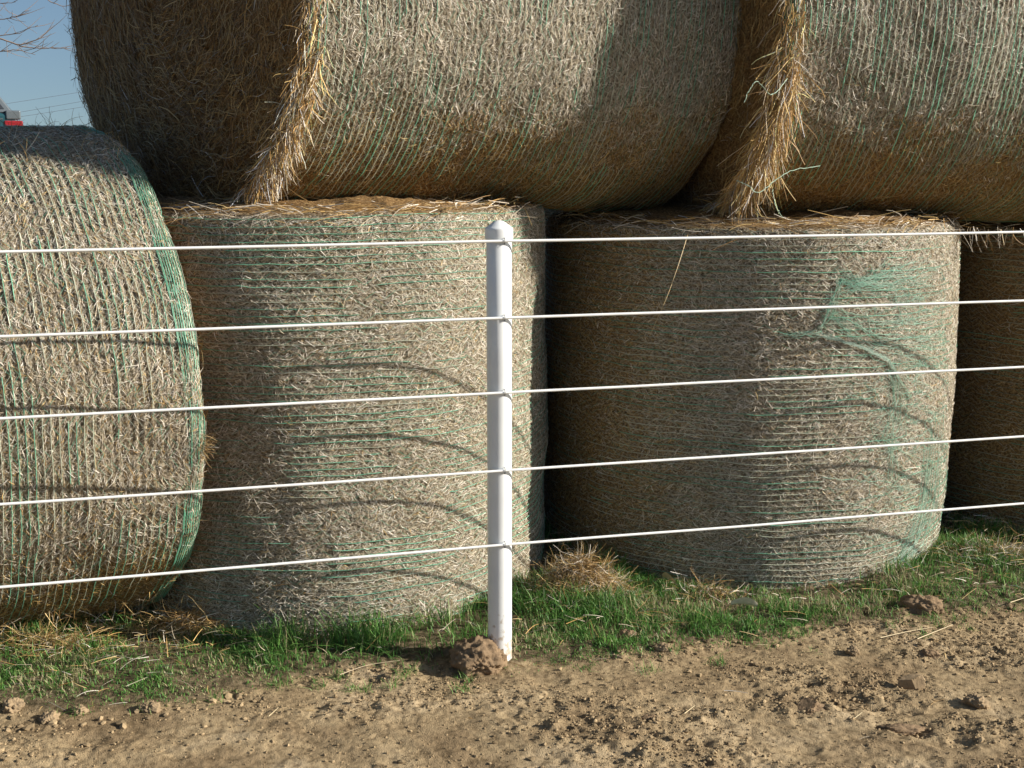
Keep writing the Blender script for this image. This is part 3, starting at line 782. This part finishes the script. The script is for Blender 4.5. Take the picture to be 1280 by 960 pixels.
# dead straw litter in the grass and on the dirt
mb = MB(); rs, x, y = scatter(26000, 33)
e = y - grass_edge_y(x) ; q = np.stack([x, y, 0 * x], -1)
hay_near = np.exp(-((x + 1.1) / .45) ** 2) * .9 + np.exp(-((x - .25) / .22) ** 2) + np.exp(-((x - 1.9) / .5) ** 2) + .15
d = np.where(e > .0, .13 + .5 * sstep(.1, .3, e) * hay_near, .008)
ok = (rs.random(len(x)) < d) & ~in_bale(x, y); x, y, e = x[ok], y[ok], e[ok]; n = len(x)
az = rs.uniform(0, 6.28, n); Dd = np.stack([np.cos(az), np.sin(az) * .6, rs.uniform(-.05, .55, n) * (e > 0)], -1)
hang(mb, np.stack([x, y, surf_z(x, y) + np.where(e > .03, rs.uniform(.005, .05, n), .003)], -1), Dd, rs.uniform(.02, .11, n) * np.where(e > 0, .8, .7), rs.uniform(.0009, .0024, n), straw_colors(np.full(n, .5)) * 1.1, .22, 5, .12, rs)
tag(mb.build('straw_litter', M_STRAW, smooth=False), 'dry straw stalks strewn through the grass and over the dirt edge', 'straw', kind='stuff')

# tufts of spilled hay
def tuft(label, px, py, wx, wy, hz, n, seed, gold=.25, z=0.0, L=(.05, .15), up=.05):
    rs = np.random.default_rng(seed); c = on_ground(px, py); mb = MB()
    r = np.abs(rs.normal(0, .45, n)).clip(0, 1.1); a = rs.uniform(0, 6.28, n)
    x = c[0] + wx * r * np.cos(a); y = c[1] + wy * r * np.sin(a)
    z_ = surf_z(x, y) + hz * np.exp(-r * r * 1.8) * rs.random(n)
    D = np.stack([np.cos(a + rs.normal(0, 1.2, n)), np.sin(a + rs.normal(0, 1.2, n)) * .7, rs.normal(up, .38, n)], -1)
    hang(mb, np.stack([x, y, z_], -1), D, rs.uniform(*L, n) * .8, rs.uniform(.0009, .0022, n), straw_colors(np.full(n, gold)) * .95, .5, 7, .62, rs)
    return tag(mb.build('hay_tuft', M_STRAW, smooth=False), label, 'hay tuft')
tuft('golden heap of spilled hay at the foot of the bales just right of the post', 722, 752, .21, .12, .15, 5200, 51, .3)
tuft('withered straw heap between the lying bale and the bale behind the post', 235, 790, .26, .10, .06, 1400, 52, .1)
tuft('sparse dry hay at the foot of the shaded bale at the right edge', 1240, 705, .34, .12, .05, 1300, 53, .5)
tuft('flattened dead straw under the front of the lying bale at the far left', 60, 812, .34, .08, .035, 1000, 54, .12)
tuft('thin dry straw at the foot of the torn bale, beside a dry leaf', 880, 748, .26, .06, .03, 450, 55, .4)

# single stalks lying on the dirt
def stalk(pts, label, r_=.0016, c_=(.62, .5, .3), lift=.012):
    Q = np.array([on_ground(*p[:2]) + np.array([0, 0, lift + (p[2] if len(p) > 2 else 0)]) for p in pts])
    if len(pts) > 1:
        Q[:, 2] += np.array([float(surf_z(np.array([q[0]]), np.array([q[1]]))[0]) for q in Q]).mean() * .8
    C_ = spline(Q, 12)
    V, F = tube(C_, np.linspace(r_, r_ * .6, 12), 5)
    tag(mesh_obj('straw_stalk', V, F, simple('stalk_' + str(len(bpy.data.materials)), c_, .5, .3)), label, 'straw stalk')
stalk([(1100, 805), (1135, 797), (1165, 792)], 'bent straw stalk on the dirt under the clod at the grass edge')
stalk([(1146, 806), (1190, 788)], 'straight pale straw stalk right beside the bent one', .0018)
stalk([(944, 812), (960, 812)], 'tiny pale stalk in thin grass below the torn bale')
stalk([(855, 902), (868, 892)], 'short pale straw lying alone on the lower dirt, right of centre', .0014)
stalk([(1068, 907), (1077, 900)], 'short straw near the dark clod on bare dirt', .0013)
stalk([(425, 850), (460, 838), (500, 832)], 'long dry straw along the dirt edge left of the big clod', .0013, (.5, .4, .26))
stalk([(1262, 762), (1280, 756)], 'straw stalk at the right edge of the grass', .0018)
stalk([(336, 904), (348, 893)], 'short straw on the dirt below the left part of the grass', .0013)
# dry leaves
def leaf(px, py, s, label, c_):
    p = on_ground(px, py, .05); K, J = 9, 5
    u = np.linspace(0, 1, K); vv = np.linspace(-1, 1, J); U_, V_ = np.meshgrid(u, vv, indexing='ij')
    w = np.sin(np.pi * U_ ** .8) * .42
    X = (U_ - .5) * s; Y = V_ * w * s * .7; Z = (V_ ** 2) * s * .16 + np.sin(U_ * 3) * s * .10
    a = px * .01
    Q = np.stack([X, Y * .5 + 0 * X, Z + Y * .6], -1).reshape(-1, 3)
    Q = np.stack([Q[:, 0] * math.cos(a) - Q[:, 1] * math.sin(a), Q[:, 0] * math.sin(a) + Q[:, 1] * math.cos(a), Q[:, 2]], -1) + p
    Fq = grid_faces(K, J); n_ = len(Q)
    V2 = np.concatenate([Q, Q + np.array([0, .0012, -.0008])]); F2 = np.concatenate([Fq, Fq[:, ::-1] + n_])
    tag(mesh_obj('dry_leaf', V2, F2, simple('leaf_' + str(px), c_, .7, .2, noise=.3, scale=60)), label, 'dry leaf')
leaf(836, 726, .075, 'curled pale dry leaf in the grass at the foot of the torn bale', (.55, .45, .30))
leaf(1062, 724, .03, 'small pinkish dry leaf against the foot of the torn bale', (.50, .34, .25))
leaf(930, 758, .085, 'flat pale dry leaf in the grass below the torn bale', (.75, .66, .48))
leaf(955, 752, .03, 'small curled leaf in the grass beside the flat pale one', (.5, .4, .25))

# ------------------------------------------------------------------ far things: car, bare tree, overhead lines
def box(mb, lo, hi, c=None):
    x0, y0, z0 = lo; x1, y1, z1 = hi
    V = [(x0, y0, z0), (x1, y0, z0), (x1, y1, z0), (x0, y1, z0), (x0, y0, z1), (x1, y0, z1), (x1, y1, z1), (x0, y1, z1)]
    F = [(0, 3, 2, 1), (4, 5, 6, 7), (0, 1, 5, 4), (1, 2, 6, 5), (2, 3, 7, 6), (3, 0, 4, 7)]
    mb.add(V, np.array(F), c)
def bevel(o, w, seg=3):
    m = o.modifiers.new('bevel', 'BEVEL'); m.width = w; m.segments = seg; m.limit_method = 'ANGLE'; m.angle_limit = R(35)
def prism(prof, y0, y1, inset_fn=None):
    """closed side profile (x,z) extruded across the width"""
    n = len(prof); a = np.array([(x, y0, z) for x, z in prof]); b = np.array([(x, y1, z) for x, z in prof])
    return a, b, n
def extrude_obj(name, prof, y0, y1, mat, parent, bev=0, shrink=None):
    import bmesh
    bm = bmesh.new()
    va = []; vb = []
    for x, z in prof:
        k = shrink(z) if shrink else 0
        va.append(bm.verts.new((x, y0 + k, z))); vb.append(bm.verts.new((x, y1 - k, z)))
    bm.faces.new(va); bm.faces.new(vb[::-1]); n = len(prof)
    for i in range(n): bm.faces.new((va[i], vb[i], vb[(i + 1) % n], va[(i + 1) % n]))
    bmesh.ops.recalc_face_normals(bm, faces=bm.faces)
    me = bpy.data.meshes.new(name); bm.to_mesh(me); bm.free(); me.materials.append(mat)
    o = bpy.data.objects.new(name, me); COL.objects.link(o); o.parent = parent
    if bev: bevel(o, bev)
    return o
M_TEAL = simple('teal_paint', (.015, .07, .085), .3, .6)
M_SILV = simple('silver_trim', (.14, .16, .17), .3, .6, .3)
M_DGL = simple('tinted_glass', (.04, .045, .05), .08, .6)
M_RED = simple('red_lens', (.28, .02, .025), .2, .6)
M_RUB = simple('rubber', (.02, .02, .02), .8, .2)
M_LAMP = simple('clear_lens', (.7, .7, .68), .15, .6)
car = thing('parked_car', 'teal and silver estate car standing far behind the left bale, only its rear corner showing', 'car')
def gcar():
    sh = lambda z: 0 if z < 1.02 else (z - 1.02) * .28
    # side profile, rear at x=0, front at x=-4.5
    arch = lambda cx_, r_: [(cx_ - r_ * math.cos(a), .34 + r_ * math.sin(a)) for a in np.linspace(0, math.pi, 9)]
    prof = [(-4.45, .42), (-4.5, .62), (-4.42, .80), (-3.35, .98), (-2.95, 1.02), (-.06, 1.02), (.0, .97), (.02, .62), (-.02, .38)] + [(-x_, z_) for x_, z_ in []]
    low = [(-.35, .28)] + [(p[0], p[1]) for p in arch(-.85, .37)[::-1]] + [(-1.3, .26), (-3.2, .26)] + [(p[0], p[1]) for p in arch(-3.62, .37)[::-1]] + [(-4.2, .30)]
    extrude_obj('body', prof + low, 0, 1.75, M_TEAL, car, .03)
    roof = [(-3.05, 1.022), (-2.35, 1.46), (-2.1, 1.50), (-.50, 1.51), (-.33, 1.47), (-.03, 1.022)]
    cab = extrude_obj('cabin', roof, .04, 1.71, M_SILV, car, .015, shrink=lambda z: (z - 1.02) * .28)
    # side panes, set just proud of the cabin, each side
    panes = [[(-2.85, 1.07), (-2.33, 1.40), (-1.98, 1.42), (-1.98, 1.07)], [(-1.90, 1.07), (-1.90, 1.42), (-1.15, 1.43), (-1.12, 1.07)], [(-1.05, 1.06), (-1.08, 1.43), (-.36, 1.43), (-.115, 1.06)]]
    for pn in panes:
        for sgn in (0, 1):
            f0 = lambda z: .04 + (z - 1.02) * .28 - .006
            V = []
            for x_, z_ in pn:
                yy = f0(z_); yy2 = yy + .012
                if sgn: yy, yy2 = 1.75 - yy, 1.75 - yy2
                V += [(x_, yy, z_), (x_, yy2, z_)]
            F = [(0, 2, 4, 6), (7, 5, 3, 1)] + [(2 * i, 2 * i + 1, (2 * i + 3) % 8, (2 * i + 2) % 8) for i in range(4)]
            mesh_obj('side_window', V, np.array(F), M_DGL, car, smooth=False)
    def slab(name, quad, off, mat):
        a = np.array(quad, float); nn_ = nrm(np.cross(a[1] - a[0], a[3] - a[0])[None])[0]
        V = np.concatenate([a + nn_ * off, a - nn_ * .004]); F = [(0, 1, 2, 3), (7, 6, 5, 4), (0, 4, 5, 1), (1, 5, 6, 2), (2, 6, 7, 3), (3, 7, 4, 0)]
        mesh_obj(name, V, np.array(F), mat, car, smooth=False)
    slab('rear_window', [(-.062, .15, 1.07), (-.062, 1.60, 1.07), (-.296, 1.50, 1.42), (-.296, .25, 1.42)], .008, M_DGL)
    slab('windscreen', [(-2.97, 1.60, 1.07), (-2.97, .15, 1.07), (-2.42, .25, 1.42), (-2.42, 1.50, 1.42)], .008, M_DGL)
    for yy in (0, 1.75):
        s = 1 if yy == 0 else -1
        y0_, y1_ = sorted((yy - .014 * s, yy + .20 * s))
        mb = MB(); box(mb, (-.13, y0_, .72), (.045, y1_, .945)); bevel(mb.build('tail_light', M_RED, car, smooth=False), .012)
        mb = MB(); box(mb, (-.11, y0_ , .957), (.03, y1_, 1.045)); bevel(mb.build('corner_trim', M_SILV, car, smooth=False), .012)
        mb = MB(); box(mb, (-4.50, min(y0_, y1_), .62), (-4.36, max(y0_, y1_), .76)); bevel(mb.build('headlight', M_LAMP, car, smooth=False), .015)
        mb = MB(); box(mb, (-4.2, yy - .006 if s > 0 else yy - .002, .955), (-.14, yy + .002 if s > 0 else yy + .006, .968)); mb.build('side_stripe', M_SILV, car, smooth=False)
    mb = MB(); box(mb, (-.06, .02, .40), (.10, 1.73, .56)); bevel(mb.build('rear_bumper', M_SILV, car, smooth=False), .03)
    mb = MB(); box(mb, (-4.58, .02, .40), (-4.42, 1.73, .56)); bevel(mb.build('front_bumper', M_SILV, car, smooth=False), .03)
    for cx_ in (-.85, -3.62):
        for yy in (.01, 1.54):
            pr = [(.16, 0), (.30, .0), (.335, .03), (.335, .17), (.30, .20), (.16, .20)]
            V, F = lathe(pr, 28); V = np.stack([V[:, 0], V[:, 2], V[:, 1]], -1) + np.array([cx_, yy, .335])
            w = mesh_obj('tyre', V, F, M_RUB, car)
            V, F = lathe([(.002, .03), (.06, .02), (.09, .05), (.17, .03), (.19, .01), (.19, .19), (.002, .17)], 28); V = np.stack([V[:, 0], V[:, 2], V[:, 1]], -1) + np.array([cx_, yy, .335])
            mesh_obj('rim', V, F, M_SILV, w)
gcar()
car.location = (-4.985, 12.0, .825); car.rotation_euler = (0, 0, R(29))

# bare tree at the left, mostly out of frame
M_BARK = simple('bark', (.20, .155, .12), .9, .1, noise=.4, scale=14)
M_TWIG = simple('twig_bark', (.27, .20, .155), .9, .1)
tree = thing('bare_tree', 'leafless tree far behind the bales, thin twigs reaching in at the top left', 'tree', (0, 0, 0))
rs = np.random.default_rng(77)
tr = MB(); br = MB(); tw = MB()
TB = at_depth(-230, 185, 20.0); TB[2] = .78
def limb(p, d, L, r_, depth):
    K = 7; pts = [p]; dd = nrm(np.array(d, float))
    for k in range(K - 1):
        dd = nrm(dd + rs.normal(0, .13, 3) + np.array([0, 0, .05])); pts.append(pts[-1] + dd * L / (K - 1))
    pts = np.array(pts); rr = np.linspace(r_, r_ * .45, K)
    V, F = tube(pts, rr, 6 if depth < 2 else 4); (br if depth < 3 else tw).add(V, F)
    if depth >= 5: return
    for k in range(3 if depth < 3 else rs.integers(2, 5)):
        i = rs.integers(2, K); ax = nrm(rs.normal(0, 1, 3)); nd = nrm(nrm(pts[i] - pts[i - 1]) + ax * .75 + np.array([0, 0, .12]))
        limb(pts[i], nd, L * rs.uniform(.5, .72), rr[i] * .62, depth + 1)
V, F = tube(np.array([TB, TB + (.05, 0, .9), TB + (.0, .05, 1.9), TB + (.1, 0, 2.8)]), [.26, .2, .17, .14], 12); tr.add(V, F)
top = TB + np.array([.1, 0, 2.8])
for k in range(8):
    a = k * .785 + rs.uniform(-.3, .3); limb(top - np.array([0, 0, rs.uniform(0, 1.2)]), (math.cos(a), math.sin(a), rs.uniform(.5, 1.2)), rs.uniform(1.7, 2.4), .07, 1)
def guide(pts, Yd=20.0, r0=.016, kids=10, start=None):
    Q = [at_depth(px, py, Yd) for px, py in pts]
    if start is not None: Q = [start] + Q
    Q = np.array(Q); m = 26; tt = np.linspace(0, len(Q) - 1, m)
    C_ = np.stack([np.interp(tt, range(len(Q)), Q[:, k]) for k in range(3)], -1) + rs.normal(0, .006, (m, 3))
    V, F = tube(C_, np.linspace(r0, .004, m), 4); tw.add(V, F)
    for k in range(kids):
        i = rs.integers(m // 3, m - 1); d = nrm(nrm(C_[i] - C_[i - 1]) + rs.normal(0, .45, 3) + np.array([0, 0, .15]))
        L = rs.uniform(.15, .5); c2 = np.array([C_[i], C_[i] + d * L * .5, C_[i] + d * L + np.array([0, 0, .06]) * L]); V, F = tube(c2, [.005, .004, .002], 4); tw.add(V, F)
st = top - np.array([0, 0, .3])
guide([(-100, 70), (-40, 42), (0, 48), (24, 57), (50, 48), (66, 34)], 20, .022, 14, st)
guide([(24, 57), (40, 60), (62, 60), (84, 60)], 20, .010, 8)
guide([(-80, 55), (-30, 52), (0, 45), (24, 41), (48, 31)], 20.2, .014, 12, st)
guide([(-80, 85), (-20, 70), (0, 64), (20, 62), (44, 68)], 20.4, .012, 10, st)
guide([(-70, 10), (-20, 25), (5, 24), (22, 20), (36, 12)], 20.3, .012, 10, st)
guide([(-60, -60), (0, -40), (40, -20), (62, 2), (78, 8), (92, 5)], 20.1, .014, 9, top)
guide([(-60, -20), (-20, 0), (0, 4), (20, 3)], 20.1, .012, 9, top)
tr.build('trunk', M_BARK, tree); br.build('branches', M_BARK, tree); tw.build('twigs', M_TWIG, tree)

# overhead lines far off
M_CABLE = simple('cable', (.28, .30, .33), .6, .3)
for k, ((x0, y0), (x1, y1)) in enumerate((((20, 128), (95, 116)), ((20, 147), (95, 135)), ((10, 143), (95, 128)))):
    a = at_depth(x0, y0, 70); b = at_depth(x1, y1, 70); d = b - a
    s = np.linspace(-6, 8, 40); Q = a + d * s[:, None]; Q[:, 2] += .012 * (s - 1) ** 2
    V, F = tube(Q, .009, 4)
    tag(mesh_obj('overhead_line', V, F, M_CABLE), ('uppermost', 'lowest', 'middle')[k] + ' of the thin dark overhead lines crossing the sky at the left', 'overhead line', 'overhead lines in the sky')
